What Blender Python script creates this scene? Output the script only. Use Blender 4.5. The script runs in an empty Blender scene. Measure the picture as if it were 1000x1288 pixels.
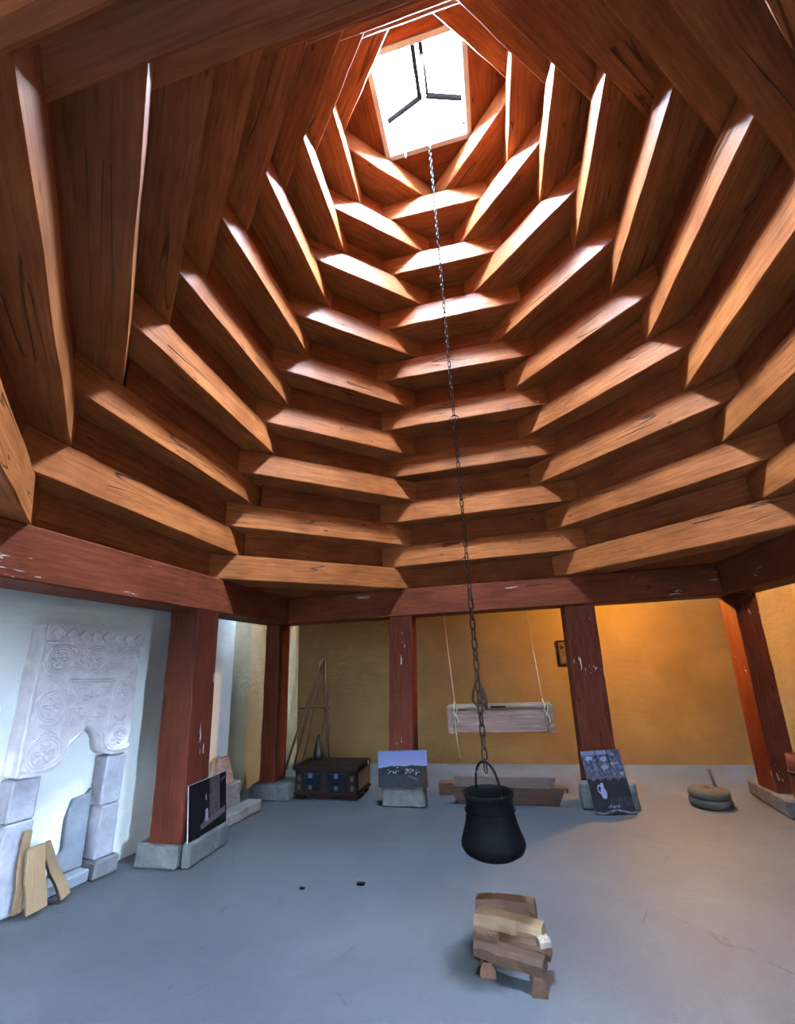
import bpy, bmesh, math, random
import numpy as np
from mathutils import Vector, Matrix
random.seed(7); rng = np.random.default_rng(11)
SC = bpy.context.scene; COL = SC.collection
R = math.radians

# ------------------------------------------------------------------ camera
cd = bpy.data.cameras.new('camera'); cam = bpy.data.objects.new('camera', cd); COL.objects.link(cam)
cd.sensor_fit = 'HORIZONTAL'; cd.sensor_width = 36.0; cd.lens = 36.0 * 544.874 / 1000.0
cd.shift_x = 0.01428; cd.shift_y = 0.00893; cd.clip_start = 0.02
cr, cu, cf = (0.97016, 0.23879, -0.04197), (0.11398, -0.29638, 0.94824), (-0.21399, 0.92474, 0.31476)
cam.matrix_world = Matrix(((cr[0], cu[0], -cf[0], 0.11205), (cr[1], cu[1], -cf[1], -3.07322), (cr[2], cu[2], -cf[2], 1.57134), (0, 0, 0, 1)))
SC.camera = cam
vs = SC.view_settings; vs.view_transform = 'Standard'; vs.look = 'None'; vs.gamma = 1.0; vs.use_curve_mapping = False; vs.exposure = 0.0
SC.cycles.max_bounces = 8; SC.cycles.diffuse_bounces = 1; SC.cycles.sample_clamp_indirect = 30.0; SC.cycles.use_denoising = True

# ------------------------------------------------------------------ sky, sun, daylight
W = bpy.data.worlds.new('sky'); SC.world = W; W.use_nodes = True
wn, wl = W.node_tree.nodes, W.node_tree.links
SKY = 1520.0
bg = wn['Background']; bg.inputs['Strength'].default_value = SKY
tcw = wn.new('ShaderNodeTexCoord'); sepw = wn.new('ShaderNodeSeparateXYZ'); rampw = wn.new('ShaderNodeValToRGB')
wl.new(tcw.outputs['Generated'], sepw.inputs[0]); mrw = wn.new('ShaderNodeMapRange'); mrw.inputs[1].default_value = -1.0; wl.new(sepw.outputs['Z'], mrw.inputs[0]); wl.new(mrw.outputs[0], rampw.inputs[0]); wl.new(rampw.outputs[0], bg.inputs['Color'])
e = rampw.color_ramp.elements
e.new(.485); e[0].position, e[0].color = 0.0, (0.02, 0.02, 0.017, 1); e[1].color = (0.03, 0.03, 0.025, 1)
e.new(.52).color = (0.50, 0.70, 1.0, 1)
e[3].position, e[3].color = 1.0, (0.54, 0.75, 1.0, 1)
sd = bpy.data.lights.new('sun', 'SUN'); so = bpy.data.objects.new('sun', sd); COL.objects.link(so)
sd.energy = 90.0; sd.color = (0.90, 0.95, 1.0); sd.angle = R(4)
so.rotation_euler = Vector((0.62, 0.36, -0.70)).to_track_quat('-Z', 'Y').to_euler()

def portal(name, loc, rot, sx, sy):
    d = bpy.data.lights.new(name, 'AREA'); d.shape = 'RECTANGLE'; d.size = sx; d.size_y = sy
    o = bpy.data.objects.new(name, d); COL.objects.link(o); o.location = loc; o.rotation_euler = rot
    d.cycles.is_portal = True
    return o
portal('skylight_portal', (0, 0, 7.42), (0, 0, 0), 0.98, 0.98)
portal('window_portal', (3.80, -2.735, 1.625), (0, R(90), 0), 1.0, 0.4)

# ------------------------------------------------------------------ materials
def mat(name, base=(.5, .5, .5), rough=.7, spec=.3, metal=0.0):
    m = bpy.data.materials.new(name); m.use_nodes = True
    b = m.node_tree.nodes['Principled BSDF']
    b.inputs['Base Color'].default_value = (*base, 1); b.inputs['Roughness'].default_value = rough
    b.inputs['Specular IOR Level'].default_value = spec; b.inputs['Metallic'].default_value = metal
    return m, m.node_tree.nodes, m.node_tree.links, b

def noise_chain(n, l, coord, scale, detail=5, rough=.55, vec_scale=(1, 1, 1), rand=False, dist=0.0):
    tc = n.new('ShaderNodeTexCoord'); mp = n.new('ShaderNodeMapping'); mp.inputs['Scale'].default_value = vec_scale
    l.new(tc.outputs[coord], mp.inputs['Vector'])
    if rand:
        oi = n.new('ShaderNodeObjectInfo'); mu = n.new('ShaderNodeMath'); mu.operation = 'MULTIPLY'; mu.inputs[1].default_value = 37.0
        l.new(oi.outputs['Random'], mu.inputs[0]); cb = n.new('ShaderNodeCombineXYZ')
        for k in range(3): l.new(mu.outputs[0], cb.inputs[k])
        l.new(cb.outputs[0], mp.inputs['Location'])
    t = n.new('ShaderNodeTexNoise'); t.inputs['Scale'].default_value = scale; t.inputs['Detail'].default_value = detail
    t.inputs['Roughness'].default_value = rough; t.inputs['Distortion'].default_value = dist
    l.new(mp.outputs[0], t.inputs['Vector'])
    return t

def ramp(n, l, src, stops):
    r = n.new('ShaderNodeValToRGB'); el = r.color_ramp.elements
    while len(el) < len(stops): el.new(.5)
    for k, (p, c) in enumerate(stops): el[k].position = p; el[k].color = (*c, 1)
    l.new(src, r.inputs[0]); return r

def bump(n, l, b, src, strength, dist=.01, prev=None):
    u = n.new('ShaderNodeBump'); u.inputs['Strength'].default_value = strength; u.inputs['Distance'].default_value = dist
    l.new(src, u.inputs['Height'])
    if prev: l.new(prev.outputs[0], u.inputs['Normal'])
    l.new(u.outputs[0], b.inputs['Normal']); return u

def mix(n, l, fac, a, bcol, mode='MIX'):
    m = n.new('ShaderNodeMix'); m.data_type = 'RGBA'; m.blend_type = mode
    if hasattr(fac, 'links'): l.new(fac, m.inputs[0])
    else: m.inputs[0].default_value = fac
    for s, v in ((6, a), (7, bcol)):
        if hasattr(v, 'links'): l.new(v, m.inputs[s])
        else: m.inputs[s].default_value = (*v, 1)
    return m.outputs[2]

def wood(name, dark, mid, light, rough=.45, spec=.35, vary=.25, cracks=.6, grain=1.0, scuff=0.0):
    """grain runs along the object's local X; drying cracks, knots and a tint of its own per piece"""
    m, n, l, b = mat(name, mid, rough, spec)
    g = noise_chain(n, l, 'Object', 6.0 * grain, 6, .6, (.5, 7, 7), True, .3)
    c = ramp(n, l, g.outputs['Fac'], [(.28, dark), (.52, mid), (.75, light)])
    k = noise_chain(n, l, 'Object', 2.2 * grain, 3, .5, (1, 1.5, 1.5), True)
    kr = ramp(n, l, k.outputs['Fac'], [(.35, (.72, .68, .66)), (.6, (1, 1, 1))])
    col = mix(n, l, 1.0, c.outputs[0], kr.outputs[0], 'MULTIPLY')
    v = n.new('ShaderNodeTexVoronoi'); v.inputs['Scale'].default_value = 3.1 * grain     # knots
    tc = n.new('ShaderNodeTexCoord'); mp = n.new('ShaderNodeMapping'); mp.inputs['Scale'].default_value = (.8, 2.0, 2.0)
    oi = n.new('ShaderNodeObjectInfo'); mu = n.new('ShaderNodeMath'); mu.operation = 'MULTIPLY'; mu.inputs[1].default_value = 91.0
    l.new(oi.outputs['Random'], mu.inputs[0]); l.new(mu.outputs[0], mp.inputs['Location'])
    l.new(tc.outputs['Object'], mp.inputs[0]); l.new(mp.outputs[0], v.inputs['Vector'])
    vr = ramp(n, l, v.outputs['Distance'], [(.045, (.42, .36, .33)), (.085, (1, 1, 1))])
    col = mix(n, l, 1.0, col, vr.outputs[0], 'MULTIPLY')
    bm_ = bump(n, l, b, g.outputs['Fac'], .35, .006)
    if cracks:
        cr_ = noise_chain(n, l, 'Object', 3.0, 1, .4, (.16, 3.2, 3.2), True)
        ab = n.new('ShaderNodeMath'); ab.operation = 'SUBTRACT'; ab.inputs[1].default_value = .5; l.new(cr_.outputs['Fac'], ab.inputs[0])
        a2 = n.new('ShaderNodeMath'); a2.operation = 'ABSOLUTE'; l.new(ab.outputs[0], a2.inputs[0])
        gate = noise_chain(n, l, 'Object', 1.1, 1, .4, (1, 1, 1), True)
        gr = ramp(n, l, gate.outputs['Fac'], [(.50, (1, 1, 1)), (.56, (0, 0, 0))])
        ad = n.new('ShaderNodeMath'); ad.operation = 'ADD'; l.new(a2.outputs[0], ad.inputs[0]); l.new(gr.outputs[0], ad.inputs[1])
        c2 = ramp(n, l, ad.outputs[0], [(.004, (.12, .1, .1)), (.011, (1, 1, 1))])
        col = mix(n, l, cracks, col, mix(n, l, 1.0, col, c2.outputs[0], 'MULTIPLY'))
        bump(n, l, b, c2.outputs[0], .6, .01, bm_)
    if scuff:
        sn = noise_chain(n, l, 'Object', 9.0, 3, .6, (.55, 3.6, 3.6), True); sg = noise_chain(n, l, 'Object', 2.3, 2, .5, (1, 1, 1), True)
        sm = n.new('ShaderNodeMath'); sm.operation = 'MULTIPLY'; l.new(sn.outputs['Fac'], sm.inputs[0]); l.new(sg.outputs['Fac'], sm.inputs[1])
        s2 = ramp(n, l, sm.outputs[0], [(.42, (0, 0, 0)), (.435, (1, 1, 1))])
        col = mix(n, l, s2.outputs[0], col, (scuff, scuff * .9, scuff * .88))
    hs = n.new('ShaderNodeHueSaturation'); l.new(col, hs.inputs['Color'])
    mr = n.new('ShaderNodeMapRange'); mr.inputs[3].default_value = 1 - vary; mr.inputs[4].default_value = 1 + vary
    l.new(oi.outputs['Random'], mr.inputs[0]); l.new(mr.outputs[0], hs.inputs['Value'])
    l.new(hs.outputs[0], b.inputs['Base Color'])
    return m

def stone(name, dark, light, scale=9, rough=.85, bs=.5, fine=60):
    m, n, l, b = mat(name, light, rough, .2)
    a = noise_chain(n, l, 'Object', scale, 8, .65)
    c = ramp(n, l, a.outputs['Fac'], [(.3, dark), (.68, light)])
    l.new(c.outputs[0], b.inputs['Base Color'])
    f = noise_chain(n, l, 'Object', fine, 4, .7)
    u = bump(n, l, b, f.outputs['Fac'], bs, .004); bump(n, l, b, a.outputs['Fac'], bs, .02, u)
    return m

def plaster(name, a_, b_, scale=1.2, bs=.25):
    m, n, l, b = mat(name, a_, .9, .15)
    a = noise_chain(n, l, 'Object', scale, 7, .6, (1, 1, 1), False, .4)
    c = ramp(n, l, a.outputs['Fac'], [(.3, b_), (.65, a_)])
    l.new(c.outputs[0], b.inputs['Base Color'])
    f = noise_chain(n, l, 'Object', 5, 8, .6, (1, 1, 2.2), False, .8)
    g = noise_chain(n, l, 'Object', 70, 3, .6)
    u = bump(n, l, b, f.outputs['Fac'], bs, .05); bump(n, l, b, g.outputs['Fac'], bs * .6, .004, u)
    return m

M = {}
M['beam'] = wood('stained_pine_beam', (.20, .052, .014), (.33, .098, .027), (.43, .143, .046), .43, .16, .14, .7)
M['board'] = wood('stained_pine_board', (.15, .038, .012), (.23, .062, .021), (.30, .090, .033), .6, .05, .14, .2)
M['frame'] = wood('red_brown_stained_frame', (.085, .018, .009), (.130, .029, .013), (.18, .046, .022), .6, .06, .08, .5, 1.0, .30)
M['post'] = wood('dark_red_stained_post', (.038, .0075, .004), (.058, .012, .006), (.085, .020, .012), .6, .05, .12, .5, 1.0, .30)
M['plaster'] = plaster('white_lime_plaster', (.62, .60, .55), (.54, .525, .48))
M['plaster_c'] = plaster('lamplit_cream_plaster', (.22, .185, .115), (.18, .15, .09))  # same white plaster, its tone under the warm lamp put into the colour
M['plaster_n'] = plaster('lamplit_yellow_plaster', (.106, .066, .026), (.082, .050, .019), 1.4, .2)  # yellow of the lamplight on white walls put into the colour
M['tuff'] = stone('pale_carved_tuff', (.38, .33, .325), (.54, .475, .465), 7, .9, .5)
M['tuff_d'] = stone('grey_tuff', (.055, .053, .056), (.095, .09, .094), 6, .9, .8)
M['tuff_j'] = stone('grey_lilac_tuff', (.15, .14, .155), (.24, .225, .245), 6, .9, 1.0)
M['slab'] = stone('blue_grey_basalt', (.10, .105, .12), (.17, .175, .195), 5, .9, .8)
M['block'] = stone('grey_stone_block', (.030, .0295, .0295), (.056, .054, .053), 9, .9, 1.0, 40)
M['quern'] = stone('brown_grey_quern_stone', (.018, .0135, .0095), (.032, .0245, .0175), 14, .9, .8)
M['iron'], *_ = mat('black_cast_iron', (.0015, .0015, .0018), .5, .012)
M['chain'], *_ = mat('rusty_chain_iron', (.016, .0075, .0045), .6, .08, .0)
M['black'], *_ = mat('black_glazed', (.003, .0035, .003), .3, .12)
M['oldwood'] = wood('weathered_grey_wood', (.08, .045, .036), (.15, .09, .073), (.22, .14, .115), .7, .2, .1, .4)
M['pale'] = wood('pale_bare_wood', (.10, .075, .055), (.14, .108, .082), (.18, .145, .11), .7, .2, .08, 0)
M['trough'] = wood('brown_trough_wood', (.015, .0058, .004), (.028, .0112, .0075), (.044, .019, .013), .6, .25, .08, .5)
M['split'] = wood('fresh_split_pine', (.10, .055, .026), (.13, .078, .039), (.16, .105, .058), .7, .2, .1, 0, 1.6)
M['billet'] = wood('dry_split_billet', (.065, .036, .019), (.10, .060, .034), (.14, .09, .055), .75, .15, .1, 0, 1.6)
M['bark'] = wood('brown_firewood', (.020, .0075, .0035), (.036, .0145, .0065), (.056, .025, .012), .75, .2, .35, 0, 1.6)
M['stick'] = wood('old_pole_wood', (.022, .010, .0045), (.04, .02, .0095), (.06, .032, .017), .7, .2, .25, 0, 2)
M['chest'] = wood('dark_walnut_chest', (.004, .0022, .0018), (.008, .004, .003), (.014, .007, .005), .7, .03, .05, 0)
M['chest_r'] = wood('red_brown_walnut', (.03, .012, .006), (.055, .022, .011), (.08, .036, .018), .45, .4, .05, 0)
M['inlay_b'], *_ = mat('blue_grey_inlay', (.024, .04, .07), .7, .03)
M['inlay_w'], *_ = mat('bone_inlay', (.03, .026, .021), .7, .03)
M['inlay_d'], *_ = mat('dark_blue_panel', (.0022, .0026, .005), .7, .02)
M['brass'], *_ = mat('brass', (.6, .45, .2), .3, .5, 1.0)
M['rope'], *_ = mat('pale_hemp_rope', (.26, .21, .15), .9, .1)
M['white'], *_ = mat('white_painted_metal', (.78, .80, .82), .4, .4)
M['greyf'], *_ = mat('grey_painted_trim', (.42, .40, .42), .5, .4)
M['mull'], *_ = mat('near_black_glazing_bar', (.0011, .0009, .0008), .9, .0)  # backlit darkness put into the colour, so bars stay dark against the sky
M['baffle'] = wood('weathered_baffle_boards', (.06, .035, .022), (.10, .06, .04), (.14, .09, .06), .7, .2, .1, 0)
M['curb'], *_ = mat('grey_painted_curb', (.30, .31, .32), .6, .3)
M['roof'], *_ = mat('roof_earth', (.16, .12, .09), .95, .1)
M['ground'], *_ = mat('dark_earth_outside', (.06, .055, .04), .95, .1)
M['foam'], *_ = mat('white_foam_board_edge', (.2, .2, .205), .7, .2)

def make_floor_mat():
    m, n, l, b = mat('grey_screed_floor', (.4, .4, .4), .62, .3)
    a = noise_chain(n, l, 'Object', .9, 8, .62, (1, 1, 1), False, .6)
    c = ramp(n, l, a.outputs['Fac'], [(.3, (.0205, .0212, .0255)), (.68, (.036, .0364, .041))])
    s = noise_chain(n, l, 'Object', 22, 6, .7)
    sr = ramp(n, l, s.outputs['Fac'], [(.3, (.86, .86, .87)), (.6, (1, 1, 1))])
    col = mix(n, l, 1.0, c.outputs[0], sr.outputs[0], 'MULTIPLY')
    # hairline cracks, only in places
    tc = n.new('ShaderNodeTexCoord'); w = n.new('ShaderNodeTexNoise'); w.inputs['Scale'].default_value = 2.5; w.inputs['Detail'].default_value = 6
    l.new(tc.outputs['Object'], w.inputs['Vector'])
    mv = n.new('ShaderNodeMix'); mv.data_type = 'VECTOR'; mv.inputs[0].default_value = .18
    l.new(tc.outputs['Object'], mv.inputs[4]); l.new(w.outputs['Color'], mv.inputs[5])
    v = n.new('ShaderNodeTexVoronoi'); v.feature = 'DISTANCE_TO_EDGE'; v.inputs['Scale'].default_value = 1.05
    l.new(mv.outputs[1], v.inputs['Vector'])
    gate = noise_chain(n, l, 'Object', 1.7, 2, .5)
    gr = ramp(n, l, gate.outputs['Fac'], [(.43, (0, 0, 0)), (.50, (.1, .1, .1))])
    ad = n.new('ShaderNodeMath'); ad.operation = 'ADD'; l.new(v.outputs['Distance'], ad.inputs[0]); l.new(gr.outputs[0], ad.inputs[1])
    ck = ramp(n, l, ad.outputs[0], [(.001, (.45, .45, .46)), (.0045, (1, 1, 1))])
    col = mix(n, l, .75, col, mix(n, l, 1.0, col, ck.outputs[0], 'MULTIPLY'))
    # soot around the hearth in the middle
    vm = n.new('ShaderNodeVectorMath'); vm.operation = 'DISTANCE'; vm.inputs[1].default_value = (-.17, -.06, 0)
    l.new(tc.outputs['Object'], vm.inputs[0])
    nz = noise_chain(n, l, 'Object', 9, 4, .6)
    a3 = n.new('ShaderNodeMath'); a3.operation = 'MULTIPLY_ADD'; a3.inputs[1].default_value = .16; l.new(nz.outputs['Fac'], a3.inputs[0]); l.new(vm.outputs['Value'], a3.inputs[2])
    so_ = ramp(n, l, a3.outputs[0], [(.17, (.10, .085, .07)), (.25, (.45, .42, .40)), (.32, (1, 1, 1))])
    col = mix(n, l, 1.0, col, so_.outputs[0], 'MULTIPLY')
    l.new(col, b.inputs['Base Color'])
    u = bump(n, l, b, a.outputs['Fac'], .35, .03); u = bump(n, l, b, s.outputs['Fac'], .25, .004, u); bump(n, l, b, ck.outputs[0], .5, .006, u)
    return m
M['floor'] = make_floor_mat()

def make_glass():
    m = bpy.data.materials.new('skylight_glass'); m.use_nodes = True
    n, l = m.node_tree.nodes, m.node_tree.links
    for x in list(n): n.remove(x)
    o = n.new('ShaderNodeOutputMaterial'); mx = n.new('ShaderNodeMixShader'); t = n.new('ShaderNodeBsdfTransparent'); g = n.new('ShaderNodeBsdfGlossy')
    f = n.new('ShaderNodeFresnel'); f.inputs['IOR'].default_value = 1.3; g.inputs['Roughness'].default_value = .05; t.inputs['Color'].default_value = (.95, .97, .98, 1)
    l.new(f.outputs[0], mx.inputs[0]); l.new(t.outputs[0], mx.inputs[1]); l.new(g.outputs[0], mx.inputs[2]); l.new(mx.outputs[0], o.inputs[0])
    return m
M['glass'] = make_glass()

def make_print(name):
    m, n, l, b = mat(name, (.5, .5, .5), .7, .08)
    a = n.new('ShaderNodeVertexColor'); a.layer_name = 'print'; l.new(a.outputs[0], b.inputs['Base Color'])
    return m
M['print'] = make_print('printed_photograph')

# ------------------------------------------------------------------ mesh helpers
def link(name, me, parent=None, m=None):
    o = bpy.data.objects.new(name, me); COL.objects.link(o)
    if parent: o.parent = parent
    if m and not me.materials: me.materials.append(M[m] if isinstance(m, str) else m)
    return o

def mesh(name, v, f, m=None, parent=None, smooth=False):
    me = bpy.data.meshes.new(name); me.from_pydata([tuple(p) for p in v], [], f); me.update()
    b = bmesh.new(); b.from_mesh(me); bmesh.ops.recalc_face_normals(b, faces=b.faces); b.to_mesh(me); b.free()
    if smooth: me.polygons.foreach_set('use_smooth', [True] * len(me.polygons))
    return link(name, me, parent, m)

BOXF = [(0, 3, 2, 1), (4, 5, 6, 7), (0, 1, 5, 4), (1, 2, 6, 5), (2, 3, 7, 6), (3, 0, 4, 7)]
def hexa(name, bot, top, m, parent=None, bev=0.0, seg=2):
    """solid between a bottom quad and a top quad, edges rounded"""
    v = [tuple(p) for p in bot] + [tuple(p) for p in top]
    o = mesh(name, v, BOXF, m, parent)
    if bev:
        b = bmesh.new(); b.from_mesh(o.data)
        bmesh.ops.bevel(b, geom=b.edges[:], offset=bev, segments=seg, affect='EDGES', clamp_overlap=True); b.to_mesh(o.data); b.free()
    return o
def box(name, lo, hi, m, parent=None, bev=0.0, seg=2):
    (x0, y0, z0), (x1, y1, z1) = lo, hi
    return hexa(name, [(x0, y0, z0), (x1, y0, z0), (x1, y1, z0), (x0, y1, z0)], [(x0, y0, z1), (x1, y0, z1), (x1, y1, z1), (x0, y1, z1)], m, parent, bev, seg)

def rough(name, lo, hi, m, parent=None, amp=.012, cuts=5, bev=.012, seed=0, taper=0.0, rot=0.0):
    """hewn stone / split timber block: bevelled, subdivided, uneven"""
    (x0, y0, z0), (x1, y1, z1) = lo, hi
    c = Vector(((x0 + x1) / 2, (y0 + y1) / 2, z0))
    b = bmesh.new(); bmesh.ops.create_cube(b, size=1.0)
    for v in b.verts:
        t = 1 - taper * (v.co.z + .5)
        v.co = Vector((v.co.x * (x1 - x0) * t, v.co.y * (y1 - y0) * t, (v.co.z + .5) * (z1 - z0)))
    bmesh.ops.bevel(b, geom=b.edges[:], offset=bev, segments=1, affect='EDGES', clamp_overlap=True)
    bmesh.ops.subdivide_edges(b, edges=[e_ for e_ in b.edges if e_.calc_length() > bev * 3], cuts=cuts, use_grid_fill=True)
    from mathutils import noise
    off = Vector((seed * 3.7, seed * 1.3, seed * 2.1))
    for v in b.verts:
        d = noise.noise_vector(v.co * 6 + off) * amp + noise.noise_vector(v.co * 19 + off) * amp * .5
        if v.co.z < 1e-4: d.z = 0
        v.co += d
        v.co.z = min(max(v.co.z, 0.0), z1 - z0)
    me = bpy.data.meshes.new(name); b.to_mesh(me); b.free()
    o = link(name, me, parent, m); o.location = c; o.rotation_euler = (0, 0, rot)
    return o

def tube(name, pts, r, m, parent=None, sides=8, radii=None, closed=False):
    pts = [Vector(p) for p in pts]; n = len(pts); V = []; F = []
    for i, p in enumerate(pts):
        t = (pts[(i + 1) % n] - pts[i - 1]) if closed or 0 < i < n - 1 else (pts[1] - pts[0] if i == 0 else pts[-1] - pts[-2])
        t.normalize(); a = Vector((0, 0, 1)) if abs(t.z) < .9 else Vector((1, 0, 0))
        u = t.cross(a).normalized(); w = t.cross(u)
        rr = radii[i] if radii else r
        for k in range(sides):
            an = 2 * math.pi * k / sides; V.append(p + (u * math.cos(an) + w * math.sin(an)) * rr)
    for i in range(n if closed else n - 1):
        for k in range(sides):
            a, b_ = i * sides, ((i + 1) % n) * sides; F.append((a + k, a + (k + 1) % sides, b_ + (k + 1) % sides, b_ + k))
    if not closed: F.append(tuple(range(sides))[::-1]); F.append(tuple((n - 1) * sides + k for k in range(sides)))
    return mesh(name, V, F, m, parent, True)

def lathe(name, prof, m, parent=None, seg=40):
    V = []; F = []
    for (r, z) in prof:
        for k in range(seg):
            a = 2 * math.pi * k / seg; V.append((r * math.cos(a), r * math.sin(a), z))
    for i in range(len(prof) - 1):
        for k in range(seg):
            a, b_ = i * seg, (i + 1) * seg; F.append((a + k, a + (k + 1) % seg, b_ + (k + 1) % seg, b_ + k))
    if prof[0][0] > 1e-6: F.append(tuple(range(seg))[::-1])
    if prof[-1][0] > 1e-6: F.append(tuple((len(prof) - 1) * seg + k for k in range(seg)))
    o = mesh(name, V, F, m, parent, True)
    b = bmesh.new(); b.from_mesh(o.data); bmesh.ops.remove_doubles(b, verts=b.verts, dist=1e-5); bmesh.ops.recalc_face_normals(b, faces=b.faces); b.to_mesh(o.data); b.free()
    return o

def prism(name, poly, y0, y1, m, parent=None, bev=0.0):
    """polygon in local (x, z) extruded along local y"""
    n = len(poly); V = [(x, y0, z) for x, z in poly] + [(x, y1, z) for x, z in poly]
    F = [tuple(range(n))[::-1], tuple(range(n, 2 * n))] + [(k, (k + 1) % n, n + (k + 1) % n, n + k) for k in range(n)]
    o = mesh(name, V, F, m, parent)
    if bev:
        b = bmesh.new(); b.from_mesh(o.data); bmesh.ops.bevel(b, geom=b.edges[:], offset=bev, segments=1, affect='EDGES', clamp_overlap=True); b.to_mesh(o.data); b.free()
    return o

def tag(o, label, cat, group=None):
    o['label'] = label; o['category'] = cat
    if group: o['group'] = group
    return o
def thing(name, label, cat, loc=(0, 0, 0), rot=(0, 0, 0), group=None):
    o = bpy.data.objects.new(name, None); COL.objects.link(o); o.empty_display_size = .1
    o.location = loc; o.rotation_euler = rot
    return tag(o, label, cat, group)
def struct(o): o['kind'] = 'structure'; return o

# ------------------------------------------------------------------ dome geometry (metres)
H, h, DEP = 2.2284, 0.284, 0.38
RR = [2.712, 2.646, 2.569, 2.493, 2.361, 2.245, 2.14, 2.029, 1.914, 1.807, 1.654, 1.521, 1.406, 1.235, 1.124, 0.973, 0.853, 0.659]
A = RR[0]; ZB = 2.153; ZT = H + h
ANG = {'N': 90, 'NW': 135, 'W': 180, 'SW': 225, 'NE': 45, 'E': 0, 'SE': -45, 'S': 270}
# hand-hewn logs: each lies a little in or out of line (offset, degrees)
COR = {('E', 2): (-.035, 0), ('E', 4): (-.012, 0), ('E', 8): (0, .4), ('E', 12): (-.019, -.5), ('E', 14): (-.008, 1.1), ('E', 16): (-.006, 1.3), ('N', 2): (.0, -1.3), ('N', 4): (.0, -1.6), ('N', 6): (.025, -1.2),
       ('N', 8): (-.011, -.4), ('N', 10): (-.011, .9), ('N', 12): (-.045, .1), ('N', 14): (-.028, .7), ('N', 16): (-.034, 1.9), ('NE', 1): (0, 0), ('NE', 3): (-.005, -.9), ('NE', 5): (.035, .8), ('NE', 7): (.03, .4),
       ('NE', 9): (.02, .4), ('NE', 11): (.026, -1), ('NE', 13): (-.013, 1), ('NE', 15): (-.018, -1), ('NE', 17): (.02, .5), ('NW', 1): (0, -1.2), ('NW', 3): (.013, -1.5), ('NW', 5): (.014, -1.8), ('NW', 7): (.035, -1.6),
       ('NW', 9): (.013, -.9), ('NW', 11): (.003, -1.6), ('NW', 13): (-.017, -1.8), ('NW', 15): (-.011, -2), ('NW', 17): (.016, .6), ('S', 2): (.15, 0), ('S', 4): (.06, 0), ('SW', 3): (.018, .3), ('SW', 5): (.02, .6), ('W', 2): (.025, .9), ('W', 4): (.05, .8),
       ('W', 6): (.005, .4), ('W', 8): (.03, -.1), ('W', 10): (.008, -.2), ('W', 12): (-.04, .1), ('W', 14): (-.028, .8), ('W', 16): (.006, .6)}

def outer_shell():
    ring = []; V = []; F = []
    for (rad, z) in ((4.15, ZT + .06), (4.15, 2.75), (1.45, 7.42), (.60, 7.50)):
        for k in range(8):
            a = R(22.5 + 45 * k); V.append((rad / math.cos(R(22.5)) * math.cos(a), rad / math.cos(R(22.5)) * math.sin(a), z))
    for i in range(3):
        for k in range(8): F.append((i * 8 + k, i * 8 + (k + 1) % 8, (i + 1) * 8 + (k + 1) % 8, (i + 1) * 8 + k))
    return struct(mesh('ceiling', V, F, 'roof'))
ceiling = outer_shell()

def beam_mesh(name, x0, x1, dep, hh, m, seed, nseg=10, wob=.004):
    """squared log, local X along it, Y outward from its inner face, Z up; hewn edges wander a little"""
    c = .010; q = [(c, 0), (0, c), (0, hh - c), (c, hh), (dep - c, hh), (dep, hh - c), (dep, c), (dep - c, 0)]
    r_ = random.Random(seed); V = []; F = []
    for i in range(nseg + 1):
        x = x0 + (x1 - x0) * i / nseg; wy = r_.uniform(-wob, wob); wz = r_.uniform(0, wob * .6)
        for k, (y, z) in enumerate(q):
            V.append((x, y + (wy if y <= c else 0), z + (wz if z <= c and y <= c else 0)))
    for i in range(nseg):
        for k in range(8): F.append((i * 8 + k, i * 8 + (k + 1) % 8, (i + 1) * 8 + (k + 1) % 8, (i + 1) * 8 + k))
    F.append(tuple(range(8))[::-1]); F.append(tuple(nseg * 8 + k for k in range(8)))
    return mesh(name, V, F, m, ceiling)

def place(o, t, r_, z, dang=0.0):
    n = Vector((math.cos(R(t)), math.sin(R(t)), 0)); o.location = n * r_ + Vector((0, 0, z)); o.rotation_euler = (0, 0, R(t - 90 + dang))

for j in range(1, 18):
    secs = ('NW', 'NE', 'SW', 'SE') if j % 2 else ('N', 'E', 'S', 'W')
    gaps = ('N', 'E', 'S', 'W') if j % 2 else ('NW', 'NE', 'SW', 'SE')
    hl = math.sqrt(2) * RR[j - 1] - RR[j]
    for s in secs:
        off, da = COR.get((s, j), (0, 0))
        o = beam_mesh('beam', -hl - .27, hl + .27, DEP, h - .001, 'beam', hash((j, len(s), ord(s[0]), ord(s[-1]))))
        place(o, ANG[s], RR[j] + off, H + j * h, da)
    # infill boards close the gap under the next course
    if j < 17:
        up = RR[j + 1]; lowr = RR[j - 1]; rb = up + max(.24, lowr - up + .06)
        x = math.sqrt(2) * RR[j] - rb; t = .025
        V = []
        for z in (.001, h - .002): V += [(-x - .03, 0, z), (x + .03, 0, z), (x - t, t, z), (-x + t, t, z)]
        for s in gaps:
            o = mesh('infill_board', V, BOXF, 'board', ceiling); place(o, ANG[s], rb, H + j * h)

# frame beams on the posts
for s in ('N', 'E', 'S', 'W'):
    L = A + .36 if s in 'NS' else A - .001
    o = beam_mesh('frame_beam', -L, L, .36, ZT - ZB - .001, 'frame', 100 + ord(s), 16, .006); place(o, ANG[s], A if s != 'S' else A + .34, ZB)
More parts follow.
